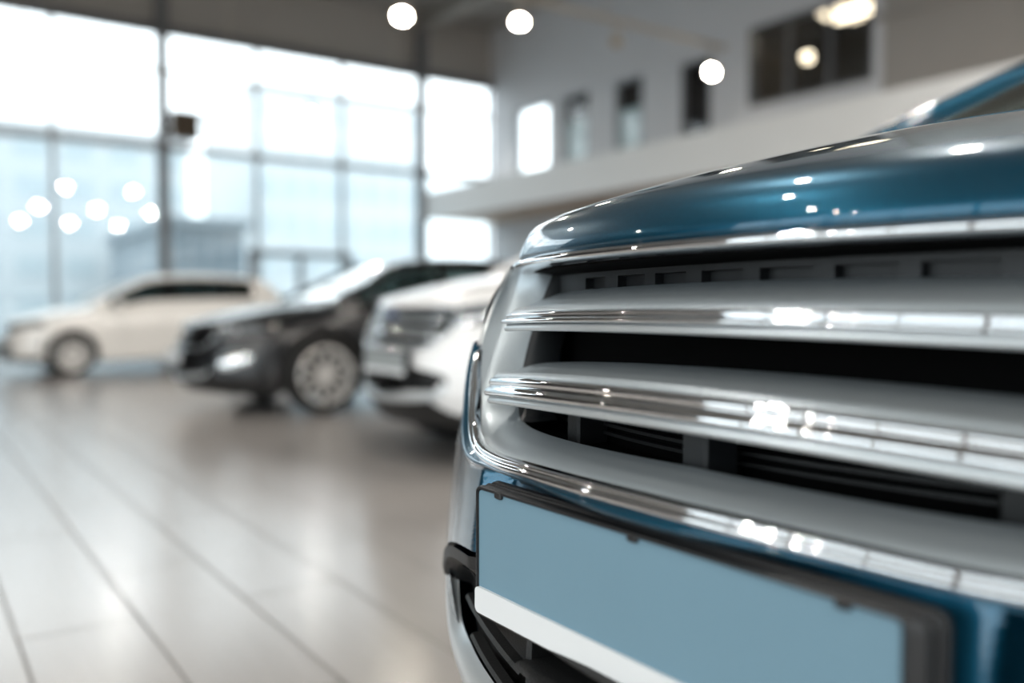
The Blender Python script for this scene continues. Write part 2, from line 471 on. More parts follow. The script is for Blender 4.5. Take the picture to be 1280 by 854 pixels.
    for i, (a, b) in enumerate(zip(edges, edges[1:])):
        st = [lerp(a, b, k/6) for k in range(7)]
        if i % 2 == 0: mb.grid([[pan(s, z, 0) for s in st] for z in (zt, .9905, .9755, zb_)])
        else:
            mb.grid([[pan(s, z, 0) for s in st] for z in (zt, .9905)]); mb.grid([[pan(s, z, 0) for s in st] for z in (.9755, zb_)])
            mb.grid([[pan(s, .9905, d) for s in st] for d in (0, .014)]); mb.grid([[pan(s, .9755, d) for s in st] for d in (.014, 0)])
            for s in (a, b): mb.add([pan(s, .9905, 0), pan(s, .9755, 0), pan(s, .9755, .014), pan(s, .9905, .014)], [(0, 1, 2, 3)])
            mb.grid([[pan(s, z, .014) for s in st] for z in (.9905, .9755)])
    put('slotted_panel', mb, M['panel'], sharp=30)
    def bar(pn, prof, dz, smax, m, parent=T, curl=.055):
        """prof: (depth behind front face, z); dz: droop towards the ends"""
        N = 90; rows = []; zc = sum(p[1] for p in prof)/len(prof)
        for k in range(-N, N+1):
            s = smax*k/N; a = abs(s); e = max(0, (a - (smax - .045))/.045)
            pull = 1 - .42*e**2.2
            rows.append([(F(s, zz) + d + curl*e**2.6*(1 if d < .03 else 0), s, zc + (zz - zc)*pull - dz*a*a) for d, zz in prof])
        return put(pn, MB().grid(rows), m, parent, sharp=None)
    if style == 'suv':
        for zb0, zf, zcb, zsb, dz, sm in ((.977, .950, .9345, .9255, .045, .435), (.8885, .8735, .848, .8385, .11, .425)):
            g = bar('grille_bar', [(.09, zb0 + .001), (.07, zb0), (.045, lerp(zb0, zf, .35)), (.02, lerp(zb0, zf, .66)), (.006, zf + .0055), (.001, zf + .001), (.001, zf - .001)], dz, sm, M['satin'])
            h = zf - zcb
            bar('chrome_lip', [(.004, zf), (-.002, zf - .001), (-.005, zf - .18*h), (-.004, zf - .34*h), (-.0005, zf - .42*h), (-.003, zf - .48*h), (-.008, zf - .62*h), (-.009, zf - .78*h), (-.006, zf - .93*h), (.000, zcb), (.006, zcb)], dz, sm + .004, M['chrome'], g)
            bar('satin_underside', [(.006, zcb + .0005), (.001, zcb - .001), (-.001, zcb - .003), (-.001, zsb + .003), (.002, zsb), (.012, zsb - .001), (.05, zsb + .004)], dz, sm, M['silver'], g)
        # upright strut in the lowest opening
        mb = MB(); mb.rbox((F(0, .8) + .085, -.002, .770), (F(0, .8) + .135, .032, .835), .004); put('grille_strut', mb, M['panel'], smooth=False)
        for s0 in (-.27, .27):
            mb = MB(); mb.rbox((F(s0, .8) + .10, s0 - .012, .775), (F(s0, .8) + .15, s0 + .012, .835), .003); put('grille_strut', mb, M['plastic'], smooth=False)
        mb = MB()
        for k in range(5):
            zz = .788 + k*.011
            mb.grid([[(F(s, .8) + .145 + d, s, zz + e) for s in ss if abs(s) < .44] for d, e in ((0, 0), (0, .004), (.01, .004))])
        put('inner_grille_slats', mb, M['plastic'])
    else:
        for zz in (.985, .945, .905, .865, .825):
            bar('grille_slat', [(.07, zz + .009), (.02, zz + .008), (.006, zz + .002), (.006, zz - .004), (.02, zz - .008), (.07, zz - .006)], .06, .435, M['chrome'] if second == 'bright' else M['gloss_black'])
    if second == 'badge':
        mb = MB(); 
        mb.lathe([(0, -.012), (.045, -.010), (.052, -.004), (.05, .004)], (0, 0, 0), 'x', 28)
        k = MB(); k.add([(F(0, .96) + .0 + x, y*1.45, .964 + z*.62) for x, y, z in mb.v], mb.f)
        b = put('badge', k, M['badge'])
        mb = MB(); mb.lathe([(.048, -.012), (.054, -.013), (.058, -.008), (.058, .004)], (0, 0, 0), 'x', 28)
        k = MB(); k.add([(F(0, .96) + .0 + x, y*1.45, .964 + z*.62) for x, y, z in mb.v], mb.f)
        put('badge_rim', k, M['chrome'], b)
    # ---- headlamps
    hn = 26
    topc = resample([(s, 0) for s in (.50, .55, .60, .64, edge_s(1.06))], hn)
    bot = resample([(.545, .90), (.60, .895), (.68, .90), (.76, .915), (.85, .938)], hn)
    rows = []
    for v in [k/10 for k in range(11)]:
        row = []
        for (st, _), (sb, zb0) in zip(topc, bot):
            pt = (hood_edge(st) + .006, st, 1.017 + max(0, st-.45)*.20); pb = (F(sb, zb0) + .004, sb, zb0)
            p = [lerp(a, b, v) for a, b in zip(pt, pb)]; bul = math.sin(PI*v)
            row.append((p[0] - .016*bul, p[1] + .010*bul, p[2] + .004*bul))
        rows.append(row)
    mb = MB().grid(rows)
    hl = M['lens_dark'] if style == 'suv' and paint_m is M['blue'] else M['lens']
    for q in (mb, flipped(mb)):
        h = put('headlamp', q, hl, sharp=None)
        sg = 1 if q is mb else -1
        lb = MB()
        for (st, sb) in ((.62, .70),):
            c = ((hood_edge(st) + F(sb, .92))/2 - .022, sg*(st + sb)/2, .968)
            lb.lathe([(0, -.012), (.03, -.008), (.036, 0), (.03, .012)], c, 'x', 20)
        put('lamp_projector', lb, M['fog'], h)
    # ---- lower front: fog-lamp recess, lower grille, silver blade
    for sg in (1, -1):
        fl = (lambda mb: mb) if sg == 1 else flipped
        ring = chaikin([(.205, .638), (.30, .640), (.40, .628), (.47, .612), (.53, .592), (.554, .572), (.561, .552)], 2)
        inner = chaikin([(.205, .60), (.30, .607), (.39, .600), (.45, .588), (.485, .573), (.50, .560), (.506, .549)], 2)
        a, b = resample(ring, 40), resample(inner, 40)
        fr = put('fog_lamp_surround', fl(MB().grid(loft(a, b, 6, lambda v, s, z: -.004 + behind_plate(s) + .004*v + .035*max(0, v-.5)))), M['plastic'])
        a, b = resample(inner, 40), resample([(.205, .47), (.30, .475), (.36, .475), (.43, .485)], 40)
        rows = loft(a, b, 20, lambda v, s, z: .014 + .7*behind_plate(s) + .03*min(1, v*8))
        ins = put('louvred_insert', fl(MB().grid(rows)), M['plastic'])
        for zz, s1 in ((.592, .455), (.545, .44), (.505, .40)):
            pth = resample([(.205, zz - .012), (.30, zz - .006), (s1, zz)], 20)
            put('louvre', fl(MB().grid(sweep(pth, [(-.004, .04), (-.004, .026), (0, .022), (.004, .026), (.004, .04)]))), M['plastic'], ins)
        pth = resample([(.205, .62), (.205, .54), (.203, .47)], 12)
        put('upright_rib', fl(MB().grid(sweep(pth, [(-.007, .08), (-.007, .036), (0, .032), (.007, .036), (.007, .08)]))), M['plastic'])
        # blade
        o_ = resample(chaikin([(.556, .556), (.552, .52), (.525, .485), (.475, .455), (.41, .440), (.30, .428), (.20, .42), (.0, .415)], 2), 60)
        i_ = resample(chaikin([(.512, .558), (.485, .524), (.454, .504), (.386, .502), (.344, .498), (.257, .495), (.20, .482), (.0, .468)], 2), 60)
        put('silver_blade', fl(MB().grid(loft(o_, i_, 24, lambda v, s, z: .004 + .016*v**1.5 - .006*math.sin(PI*v)))), M['silver'], sharp=None)
        if second == 'fog':
            pth = [(.34, .56), (.46, .60)]
            a = resample([(.66, .66), (.75, .70), (.83, .72)], 10); b = resample([(.67, .56), (.74, .57), (.82, .635)], 10)
            put('fog_lamp', fl(MB().grid(loft(a, b, 5, lambda v, s, z: -.014 - .012*math.sin(PI*v)))), M['chrome_patch'], fr)
    rows = [[(F(s, z) + d, s, z) for s in [k*.0205 for k in range(-10, 11)]] for z, d in ((.64, .045), (.62, .10), (.5, .12), (.46, .02))]
    lg = put('lower_grille', MB().grid(rows), M['void'])
    for zz in (.592, .545, .503):
        rows = [[(F(s, zz) + d, s, zz + e) for s in [k*.0205 for k in range(-10, 11)]] for d, e in ((.075, .006), (.02, .004), (.014, 0), (.02, -.006), (.075, -.010))]
        put('lower_slat', MB().grid(rows), M['plastic'], lg)
    # ---- number plate
    if style == 'suv':
        px = .5535; zA, zB_, zC = .7375, .6225, .5925
        hw = .2665
        def plate_z(s): return 0
        # holder: frame with flanged top and ends
        mb = MB()
        def rr(y0, y1, z0, z1, r, k=5):
            o = []
            for cx_, cz_, a0 in ((y1-r, z1-r, 0), (y0+r, z1-r, 90), (y0+r, z0+r, 180), (y1-r, z0+r, 270)):
                for j in range(k+1):
                    a = math.radians(a0 + 90*j/k); o.append((cx_ + r*math.cos(a), cz_ + r*math.sin(a)))
            return o
        Rs = [(rr(-hw-.022, hw+.006, zC-.004, zA+.0075, .012), .026), (rr(-hw-.022, hw+.0055, zC-.004, zA+.007, .012), .0195), (rr(-hw-.020, hw+.0035, zC-.004, zA+.0050, .012), .0185), (rr(-hw-.0205, hw+.0045, zC-.004, zA+.0065, .012), .0115), (rr(-hw-.018, hw+.003, zC-.004, zA+.0048, .012), .0105), (rr(-hw-.018, hw+.003, zC-.003, zA+.0052, .010), .001), (rr(-hw-.012, hw+.0025, zC-.003, zA+.0035, .008), -.002), (rr(-hw-.004, hw+.001, zC-.002, zA+.001, .006), -.0025), (rr(-hw, hw, zC, zA, .005), .001)]
        mb.grid([[(px + d, y, z) for y, z in r] for r, d in Rs], True)
        bk = [(px + .024, y, z) for y, z in Rs[0][0]]; mb.disc(bk)
        hd = put('plate_holder', mb, M['holder'], sharp=35)
        pm = MB(); o = rr(-hw+.0005, hw-.0005, zB_ - .004, zA - .0005, .006)
        pm.grid([[(px + .002, y, z) for y, z in o], [(px + .0005, y, z) for y, z in o]], True); pm.disc([(px + .0005, y, z) for y, z in o])
        put('number_plate', pm, plate_m or M['plate'], hd, smooth=False)
        sm = MB(); o = rr(-hw-.003, hw+.003, zC - .0005, zB_, .007)
        sm.grid([[(px + .004, y, z) for y, z in o], [(px - .0035, y, z) for y, z in o]], True); sm.disc([(px - .0035, y, z) for y, z in o])
        put('holder_strip', sm, M['strip'], hd, smooth=False)
        for y in (.222, .0, -.222):
            c = MB(); c.rbox((px - .004, y - .0065, zA - .0045), (px + .003, y + .0065, zA + .004), .0015); put('plate_clip', c, M['holder'], hd, smooth=False)
        br = MB(); br.rbox((px + .02, -.25, zC + .005), (px + .06, .25, zA - .01), .004); put('plate_bracket', br, M['plastic'], hd, smooth=False)
    else:
        c = MB(); c.rbox((.505, -.265, .60), (.530, .265, .735), .006); hd = put('plate_holder', c, M['holder'], smooth=False)
        c = MB(); c.rbox((.5005, -.26, .612), (.506, .26, .728), .002); put('number_plate', c, M['strip'], hd, smooth=False)
    # ---- body sides with wheel arches
    xw1, xw2, wr = wheel
    xs = sorted(set([1.06, 1.075, 1.09, 1.10] + [1.12 + k*.03 for k in range(26)] + [1.9 + k*.06 for k in range(29)] + [3.6 + k*.03 for k in range(41)] + [4.83, 4.88, 4.93, 4.97, 5.0, 5.03, 5.05]))
    panels = {'front_wing': (1.0, 2.02), 'front_door': (2.02, 2.98), 'rear_door': (2.98, 3.86), 'rear_quarter': (3.86, 5.06)}
    secs = []
    for x in xs:
        sec = side_section(x); sec = resample(sec, 25); secs.append([(x, s, z) for s, z in sec])
    for sg in (1, -1):
        for pn, (xa, xb) in panels.items():
            rows = [r for r in secs if xa - .031 <= r[0][0] <= xb + .031]
            rows = [r for r in rows if xa - 1e-6 <= r[0][0]] if pn != 'front_wing' else rows
            # neighbouring panels share their limiting station
            sel = [i for i, r in enumerate(secs) if xa <= r[0][0] < xb]
            sel = list(range(sel[0], min(sel[-1] + 2, len(secs))))
            mb = MB().grid([[(x, s*sg, z) for x, s, z in secs[i]] for i in sel])
            V = [warp(*p) for p in mb.v]; FC = mb.f
            for xw in (xw1, xw2):
                ax = warp(xw, 0, .3)[0]
                V, FC = cut_arch(V, FC, ax, wr + .005, wr*1.13)
            d = obj(pn, V, FC, paint_m, T, True, 40, OFF)
            if 'door' in pn:
                hx = xb - .17; hy = (W(hx) - .012)*sg
                hb = MB(); hb.tube([(hx - .11, hy, .985), (hx - .09, hy + .022*sg, .988), (hx, hy + .026*sg, .99), (hx + .09, hy + .022*sg, .988), (hx + .11, hy, .985)], .013, 8)
                put('door_handle', hb, paint_m, d)
        for xw in (xw1, xw2):
            ax = warp(xw, 0, .3)[0]; R = wr*1.13; wy = warp(xw, W(xw), .5)[1]*sg
            arc = [math.radians(-12 + 204*k/40) for k in range(41)]
            rows = [[(ax + (R + u)*math.cos(a), wy + v*sg, wr + .005 + (R + u)*math.sin(a)) for a in arc] for u, v in ((.035, -.012), (.03, .006), (.004, .010), (-.004, .0), (-.004, -.10))]
            k = MB().grid(rows); obj('wheel_arch', k.v, k.f, M['plastic'] if style == 'suv' or second == 'fog' else paint_m, T, True, 40, OFF)
            rows = [[(ax + (R - .003)*math.cos(a), wy - v*sg, wr + .005 + (R - .003)*math.sin(a)) for a in arc] for v in (.02, .32)]
            k = MB().grid(rows); k.disc([(ax + R*math.cos(a), wy - .32*sg, wr + .005 + R*math.sin(a)) for a in arc])
            obj('arch_liner', k.v, k.f, M['void'], T, False, None, OFF)
        sl = MB(); sl.grid([[(x, (W(2.5) - o)*sg, z) for x in (1.88, 2.4, 3.0, 3.74)] for o, z in ((.0, .42), (-.008, .36), (.01, .28), (.10, .25))])
        put('sill', sl, M['plastic'] if style == 'suv' else paint_m)
        # mirror
        mb = MB(); rows = []
        for k in range(9):
            t = k/8; r = math.sin(PI*min(.98, .08 + .84*t))**.6
            rows.append([(2.10 + .07*math.cos(a)*r + .03*t, (W(2.1) - .02 + .22*t)*sg, 1.225 + .085*math.sin(a)*r) for a in [2*PI*j/14 for j in range(14)]])
        mb.grid(rows, True); mb.f.append(tuple(range(8*14, 9*14))); mb.f.append(tuple(range(14)))
        wm = put('wing_mirror', mb, paint_m)
        st = MB(); st.tube([(2.12, (W(2.1) - .10)*sg, 1.17), (2.12, (W(2.1) + .04)*sg, 1.20)], .022, 8); put('mirror_arm', st, M['gloss_black'], wm)
    # ---- tail
    rows = []
    for v in [k/8 for k in range(9)]:
        rows.append([(5.05 + .02*math.sin(PI*k/20), lerp(-.66, .66, k/20)*(1 if v < .8 else 1), lerp(1.20, .26, v)) for k in range(21)])
    put('tailgate', MB().grid(rows), paint_m)
    e = secs[-1]
    for sg in (1, -1):
        rows = [[(x, s*sg, z) for x, s, z in e], [(5.05, min(s, .66)*sg, z) for x, s, z in e]]
        put('tail_corner', MB().grid(rows), paint_m)
        rows = [[(x + .004, (W(x) + .004 - i)*sg, z) for z in (.93, 1.02, 1.12)] for x, i in ((4.78, 0), (4.9, 0), (5.0, 0), (5.05, .01), (5.06, .09))]
        put('tail_lamp', MB().grid(rows), M['amber'])
    # ---- cabin
    gx = [1.80 + k*.0433 for k in range(20)] + [2.68 + k*.07 for k in range(23)] + [4.27 + k*.045 for k in range(16)]
    gt = [0, .04, .08, .16, .24, .32, .38, .43, .47, .5, .53, .56, .6, .7, .8, .9, 1.0]
    def klass(x, t, sg):
        if t >= .53:
            if 1.83 < x < 2.60: return 'windscreen' if t >= .53 else 'roof'
            if 4.40 < x < 4.88 and t >= .56: return 'rear_window'
            return 'roof'
        if .06 < t < .43:
            if 2.02 < x < 2.94: return 'front_side_window'
            if 3.0 < x < 3.82: return 'rear_side_window'
            if 3.90 < x < 4.36: return 'quarter_window'
            if 2.94 <= x <= 3.0: return 'window_pillar'
            if 3.82 <= x <= 3.90: return 'rear_pillar'
        return 'roof'
    cells = {}
    for sg in (1, -1):
        for i in range(len(gx)-1):
            for j in range(len(gt)-1):
                k = klass((gx[i]+gx[i+1])/2, (gt[j]+gt[j+1])/2, sg)
                key = (k, sg if 'side' in k or 'quarter' in k or 'pillar' in k else 0)
                cells.setdefault(key, MB())
                q = [green(gx[a], gt[b]) for a, b in ((i, j), (i+1, j), (i+1, j+1), (i, j+1))]
                q = [(x, s*sg, z) for x, s, z in q]
                cells[key].add(q, [(0, 1, 2, 3) if sg == 1 else (3, 2, 1, 0)])
    for (k, sg), mb in cells.items():
        gm = paint_m if k == 'roof' else M['gloss_black'] if 'pillar' in k else (M['windscreen'] if k == 'windscreen' else M['dark_glass'])
        o = put(k, mb, gm)
        import bmesh
        bm = bmesh.new(); bm.from_mesh(o.data); bmesh.ops.remove_doubles(bm, verts=bm.verts, dist=.0005); bmesh.ops.recalc_face_normals(bm, faces=bm.faces); bm.to_mesh(o.data); bm.free()
    for sg in (1, -1):
        ap = MB(); ap.tube([(lambda g: (g[0] - .006, (g[1] + .004)*sg, g[2] + .008))(green(1.83 + k*.0415, .5)) for k in range(22)], .022, 10)
        put('windscreen_pillar', ap, paint_m)
    hb = cells[('roof', 0)]
    hl_ = MB(); hl_.add([(x, s*.975, z - .022) for x, s, z in hb.v], hb.f)
    put('headliner', hl_, M['headliner'], smooth=False)
    # cowl and wiper tray
    rows = [[(cowl_x(s) - .03, s, hood_z(s, cowl_x(s) - hood_edge(s)) - .02) for s in us], [(1.94 + .05*s*s, s, 1.275 - .05*abs(s)) for s in us]]
    put('cowl', MB().grid(rows), M['plastic'])
    # inside: dashboard, seats, wheel
    db = MB(); db.rbox((1.86, -.66, .95), (2.20, .66, 1.20), .05); put('dashboard', db, M['cabin'])
    stw = MB(); stw.tube([(2.32 - .06*math.sin(a), -.36 + .18*math.cos(a), 1.16 + .17*math.sin(a)) for a in [2*PI*k/24 for k in range(25)]], .014, 8, False); put('steering_wheel', stw, M['cabin'])
    for x, y in ((2.62, .36), (2.62, -.36)):
        st = MB(); st.rbox((x, y - .25, .62), (x + .50, y + .25, .80), .05); st.rbox((x + .42, y - .24, .75), (x + .58, y + .24, 1.32), .05); st.rbox((x + .46, y - .13, 1.34), (x + .56, y + .13, 1.52), .03)
        put('front_seat', st, M['seat'], smooth=False)
    st = MB(); st.rbox((3.45, -.66, .62), (3.95, .66, .80), .05); st.rbox((3.86, -.66, .75), (4.02, .66, 1.30), .05); put('rear_seat', st, M['seat'], smooth=False)
    ub = MB(); ub.rbox((.85, -.62, .24), (4.95, .62, .34), .03); put('underbody', ub, M['void'], smooth=False)
    fw_ = MB(); fw_.box((1.72, -.70, .34), (1.76, .70, 1.12)); put('bulkhead', fw_, M['void'], smooth=False)
    # ---- wheels
    for xw in (xw1, xw2):
        ax = warp(xw, 0, .3)[0]
        for sg in (1, -1):
            wy = warp(xw, W(xw), .5)[1]*sg
            yo = wy - .012*sg; wd = -.215*sg
            ty = MB(); rt = wr*.735
            ty.lathe([(rt, 0.01*-sg), (rt + .012, .002*-sg), (wr*.90, 0), (wr*.965, wd*.05), (wr, wd*.18), (wr, wd*.82), (wr*.965, wd*.95), (wr*.9, wd), (rt, wd)], (ax, yo, wr), 'y', 48)
            w_ = obj('wheel', ty.v, ty.f, M['rubber'], T, True, 45, OFF)
            rim = MB()
            rim.lathe([(rt + .004, wd*.03), (rt - .006, wd*.0), (rt - .014, wd*.06), (rt - .022, wd*.35), (rt - .03, wd*.9)], (ax, yo, wr), 'y', 48)
            rim.lathe([(0, wd*.06), (.028, wd*.06), (.034, wd*.12), (.06, wd*.16), (.065, wd*.4)], (ax, yo, wr), 'y', 24)
            for k in range(spokes):
                a0 = 2*PI*(k + .25)/spokes
                ca, sa = math.cos(a0), math.sin(a0)
                sec = []
                for r, hw_, dp in ((.045, .020, .13), (rt*.5, .017, .12), (rt - .012, .026, .05)):
                    sec.append([(ax + r*ca + u*sa, yo + wd*v, wr + r*sa - u*ca) for u, v in ((-hw_, dp + .14), (-hw_*.8, dp), (hw_*.8, dp), (hw_, dp + .14))])
                rim.grid(sec)
            obj('rim', rim.v, rim.f, M['alloy'], w_, True, 40, OFF)
            hub = MB(); hub.lathe([(0, wd*.5), (rt*.82, wd*.5), (rt*.82, wd*.62)], (ax, yo, wr), 'y', 32); obj('brake_disc', hub.v, hub.f, M['panel'], w_, False, None, OFF)
    return T

# ---- the cars
make_car('blue_suv', 'metallic blue SUV in the foreground with silver-barred grille and blank pale blue number plate', 'car', .53, .60, M['blue'], 'suv')
make_car('white_suv', 'white SUV with dark barred grille, parked between the black car and the blue one', 'car', 2.38, 4.83, M['white'], 'suv', second='badge', warp=lambda x, s, z: (x, s, z*.94), plate_m=M['plate_grey'])
def warp_hatch(x, s, z):
    k = interp(x, [.5, 1.75, 2.6, 5.0], [.76, .80, .845, .85])
    return (.53 + (x - .53)*.965, s*.985, z*k if z > .3 else z*lerp(.92, k, max(0, z/.3)))
make_car('black_hatchback', 'glossy black hatchback with multi-spoke alloy wheels standing between the two white cars', 'car', 2.02, 8.22, M['black'], 'slats', warp=warp_hatch, wheel=(1.64, 4.25, .352), spokes=10, second='fog')
def warp_small(x, s, z):
    k = interp(x, [.5, .9, 1.75, 2.6, 5.0], [.70, .74, .79, .845, .86])
    return (.53 + (x - .53)*.895, s*.94, z*k if z > .3 else z*lerp(.92, k, max(0, z/.3)))
make_car('white_hatchback', 'white hatchback seen side-on near the glass wall, farthest left of the cars', 'car', 1.10, 14.25, M['pearl'], 'slats', warp=warp_small, wheel=(1.47, 4.20, .31), spokes=14, second='bright')

# ------------------------------------------------------------------ the showroom
X0, X1, Y0, Y1, H = -11., 13.2, -22., 20., 8.4
def quad(name, pts, m): return structure(obj(name, pts, [tuple(range(len(pts)))], m, None, False))
structure(MB().box((X0 - .4, Y0 - .4, -.2), (X1 + 4.4, Y1 + .3, 0)).build('floor', M['floor']))
structure(MB().box((X0 - .4, Y0 - .4, H), (X1 + 4.4, Y1 + .3, H + .25)).build('ceiling', M['ceiling']))
# glass wall along y = Y1
WB, WT, WM = .12, 6.9, 4.42
columns = [11.0 - 6.3*k for k in range(4)]
mb = MB(); mb.box((X0, Y1, WT), (X1, Y1 + .25, H)); mb.box((-1.6, Y1, 0), (X1, Y1 + .25, WB)); structure(mb.build('wall_back', M['band'])); structure(MB().box((X0, Y1, 0), (-1.6, Y1 + .25, WT)).build('wall_back', M['reflection_wall']))  # unseen left stretch closed and darkened for the black car's reflections
structure(MB().box((X0, Y1 - .10, WT - .10), (X1, Y1 + .02, WT + .10)).build('trim_1', M['steel']))
bays = [X1] + [11.0 - 2.1*k for k in range(7)]
wi = 0
for a, b in zip(bays[1:], bays):
    wi += 1
    w = thing('window_%d' % wi, 'glass wall bay', 'window', ((a+b)/2, Y1 + .1, 0)); del w['label']; del w['category']; structure(w)
    off = ((a+b)/2, Y1 + .1, 0)
    door_bay = abs((a+b)/2 - 7.85) < .3
    fr = MB(); fw2 = .045
    fr.box((a, Y1 + .04, WB), (a + fw2, Y1 + .16, WT)); fr.box((b - fw2, Y1 + .04, WB), (b, Y1 + .16, WT))
    fr.box((a, Y1 + .04, WB), (b, Y1 + .16, WB + .06)); fr.box((a, Y1 + .04, WT - .06), (b, Y1 + .16, WT))
    fr.box((a, Y1 - .01, WM - .07), (b, Y1 + .16, WM + .07))
    structure(fr.build('window_frame', M['frame'], w, off=off))
    structure(MB().box((a + fw2, Y1 + .095, WM + .07), (b - fw2, Y1 + .105, WT - .06)).build('upper_pane', M['pane'], w, off=off))
    structure(MB().box((a + fw2, Y1 + .095, WB + .06), (b - fw2, Y1 + .105, WM - .07)).build('lower_pane', M['pane_low'], w, off=off))
for cx_ in columns:
    mb = MB(); mb.box((cx_ - .11, Y1 - .24, 0), (cx_ + .11, Y1 + .02, H)); structure(mb.build('column', M['steel']))
# entrance doors in the glass wall
d = thing('door_1', 'x', 'door', (7.8, Y1 - .02, 0)); del d['label']; del d['category']; structure(d)
mb = MB(); off = (7.8, Y1 - .02, 0)
for x in (6.55, 7.72, 8.98): mb.box((x, Y1 - .10, 0), (x + .11, Y1 + .03, 2.25))
mb.box((6.55, Y1 - .10, 2.14), (9.09, Y1 + .03, 2.28)); mb.box((6.55, Y1 - .10, 0), (9.09, Y1 + .03, .10))
structure(mb.build('door_frame', M['steel'], d, off=off))
for x in (7.60, 7.90):
    hb = MB(); hb.tube([(x, Y1 - .10, .85), (x, Y1 - .16, .88), (x, Y1 - .16, 1.35), (x, Y1 - .10, 1.38)], .015); structure(hb.build('door_handle', M['chrome'], d, off=off))
# roof beams
for k, x in enumerate((-7.9, -1.6, 4.7, 11.0)):
    structure(MB().box((x - .14, Y0, H - .45), (x + .14, Y1 - .02, H)).build('beam', M['beam']))
# right wall with small windows
holes = []                                                        # y0, y1, z0, z1
def yat(px, X=13.2):
    t = (px - 640)/1100.; dd = X/(.821*t + .570); return -.570*t*dd + .821*dd
small = [(17.40, 18.85, 3.6, 6.05), (15.9, 16.87, 3.6, 6.0), (14.08, 14.97, 3.6, 5.96), (12.15, 12.94, 3.6, 5.9)]
big = (8.62, 11.20, 4.71, 6.18)
holes = small + [big]
zs = sorted({0, H, *[h[2] for h in holes], *[h[3] for h in holes]})
ys = sorted({Y0, 8.45, Y1, *[h[0] for h in holes], *[h[1] for h in holes]})
grey, tau = MB(), MB()
for ya, yb in zip(ys, ys[1:]):
    za = 0; segs = []
    hs = sorted([h for h in holes if h[0] <= ya + 1e-6 and h[1] >= yb - 1e-6], key=lambda h: h[2])
    z = 0
    for h in hs: segs.append((z, h[2])); z = h[3]
    segs.append((z, H))
    for za, zb_ in segs: (tau if yb <= 8.46 else grey).box((X1, ya, za), (X1 + .22, yb, zb_))
structure(grey.build('wall_right', M['wall'])); structure(tau.build('wall_right', M['taupe']))
pb = MB()
for y in (6.2, 3.9, 1.6, -.7): pb.box((X1 - .035, y - .05, 3.3), (X1, y + .05, H))
pb.box((X1 - .05, Y0, 5.62), (X1, 8.6, 5.74))
structure(pb.build('trim_2', M['band']))
for i, h in enumerate(holes):
    n = 20 + i
    w = thing('window_%d' % n, 'x', 'w', (X1 + .1, (h[0]+h[1])/2, h[2])); del w['label']; del w['category']; structure(w)
    off = (X1 + .1, (h[0]+h[1])/2, h[2]); fr = MB(); t = .05
    fr.box((X1 - .01, h[0], h[2]), (X1 + .2, h[0] + t, h[3])); fr.box((X1 - .01, h[1] - t, h[2]), (X1 + .2, h[1], h[3]))
    fr.box((X1 - .01, h[0], h[2]), (X1 + .2, h[1], h[2] + t)); fr.box((X1 - .01, h[0], h[3] - t), (X1 + .2, h[1], h[3]))
    if i == 4:
        for k in range(1, 3): fr.box((X1 + .02, lerp(h[0], h[1], k/3) - .03, h[2]), (X1 + .12, lerp(h[0], h[1], k/3) + .03, h[3]))
    structure(fr.build('window_frame', M['frame'] if i < 3 else M['steel'], w, off=off))
    pm_ = [M['pane'], M['teal_pane'], M['teal_pane'], M['black_pane'], M['pane']][i]
    if i in (1, 2):
        zz = h[3] - .62
        structure(MB().box((X1 + .10, h[0] + t, h[2] + t), (X1 + .12, h[1] - t, zz)).build('lower_pane', pm_, w, off=off))
        structure(MB().box((X1 + .10, h[0] + t, zz), (X1 + .12, h[1] - t, h[3] - t)).build('upper_pane', M['black_pane'], w, off=off))
    else:
        structure(MB().box((X1 + .10, h[0] + t, h[2] + t), (X1 + .12, h[1] - t, h[3] - t)).build('pane', pm_, w, off=off))
# office behind the big window
oy0, oy1 = big[0] - .8, big[1] + .8
ob = MB(); ob.box((17.2, oy0, 3.3), (17.4, oy1, 7.2)); ob.box((X1 + .22, oy0 - .2, 3.3), (17.4, oy0, 7.2)); ob.box((X1 + .22, oy1, 3.3), (17.4, oy1 + .2, 7.2)); ob.box((X1 + .22, oy0, 7.0), (17.4, oy1, 7.2)); ob.box((X1 + .22, oy0, 3.3), (17.4, oy1, 3.5))
structure(ob.build('wall_office', M['office']))
bl = thing('window_blind', 'brown slatted blind hanging behind the wide upper window', 'blind', (X1 + .32, 9.9, big[2]))
mb = MB()
for k in range(13):
    z = big[2] + .06 + k*.112
    mb.box((X1 + .30, big[0] + .06, z), (X1 + .34, big[1] - .06, z + .022))
mb.build('slats', M['shelf'], bl, off=(X1 + .32, 9.9, big[2]))
mb = MB()
for y in (9.0, 9.9, 10.8): mb.tube([(X1 + .32, y, big[2] + .05), (X1 + .32, y, big[3] - .05)], .006, 6)
mb.build('cords', M['shelf'], bl, off=(X1 + .32, 9.9, big[2]))
# warm lamps inside the office
def room_lamp(name, label, y, z, x, r, hh):
    t = thing(name, label, 'lamp', (x, y, z))
    mb = MB(); mb.lathe([(0, -hh), (r*.7, -hh*.8), (r, 0), (r*.8, hh*.6), (r*.3, hh)], (0, 0, 0), 'z', 28); mb.build('lamp_shade', M['lamp_room'], t, True)
    mb = MB(); mb.tube([(0, 0, hh*.9), (0, 0, 7.0 - z)], .012, 6); mb.build('cord', M['steel'], t)
room_lamp('pendant_lamp', 'wide warm glowing lamp behind the top of the wide upper window', 10.1, 6.50, 14.6, .50, .15)
room_lamp('pendant_lamp', 'small dim round lamp low behind the wide upper window', 11.4, 6.03, 15.2, .12, .10)
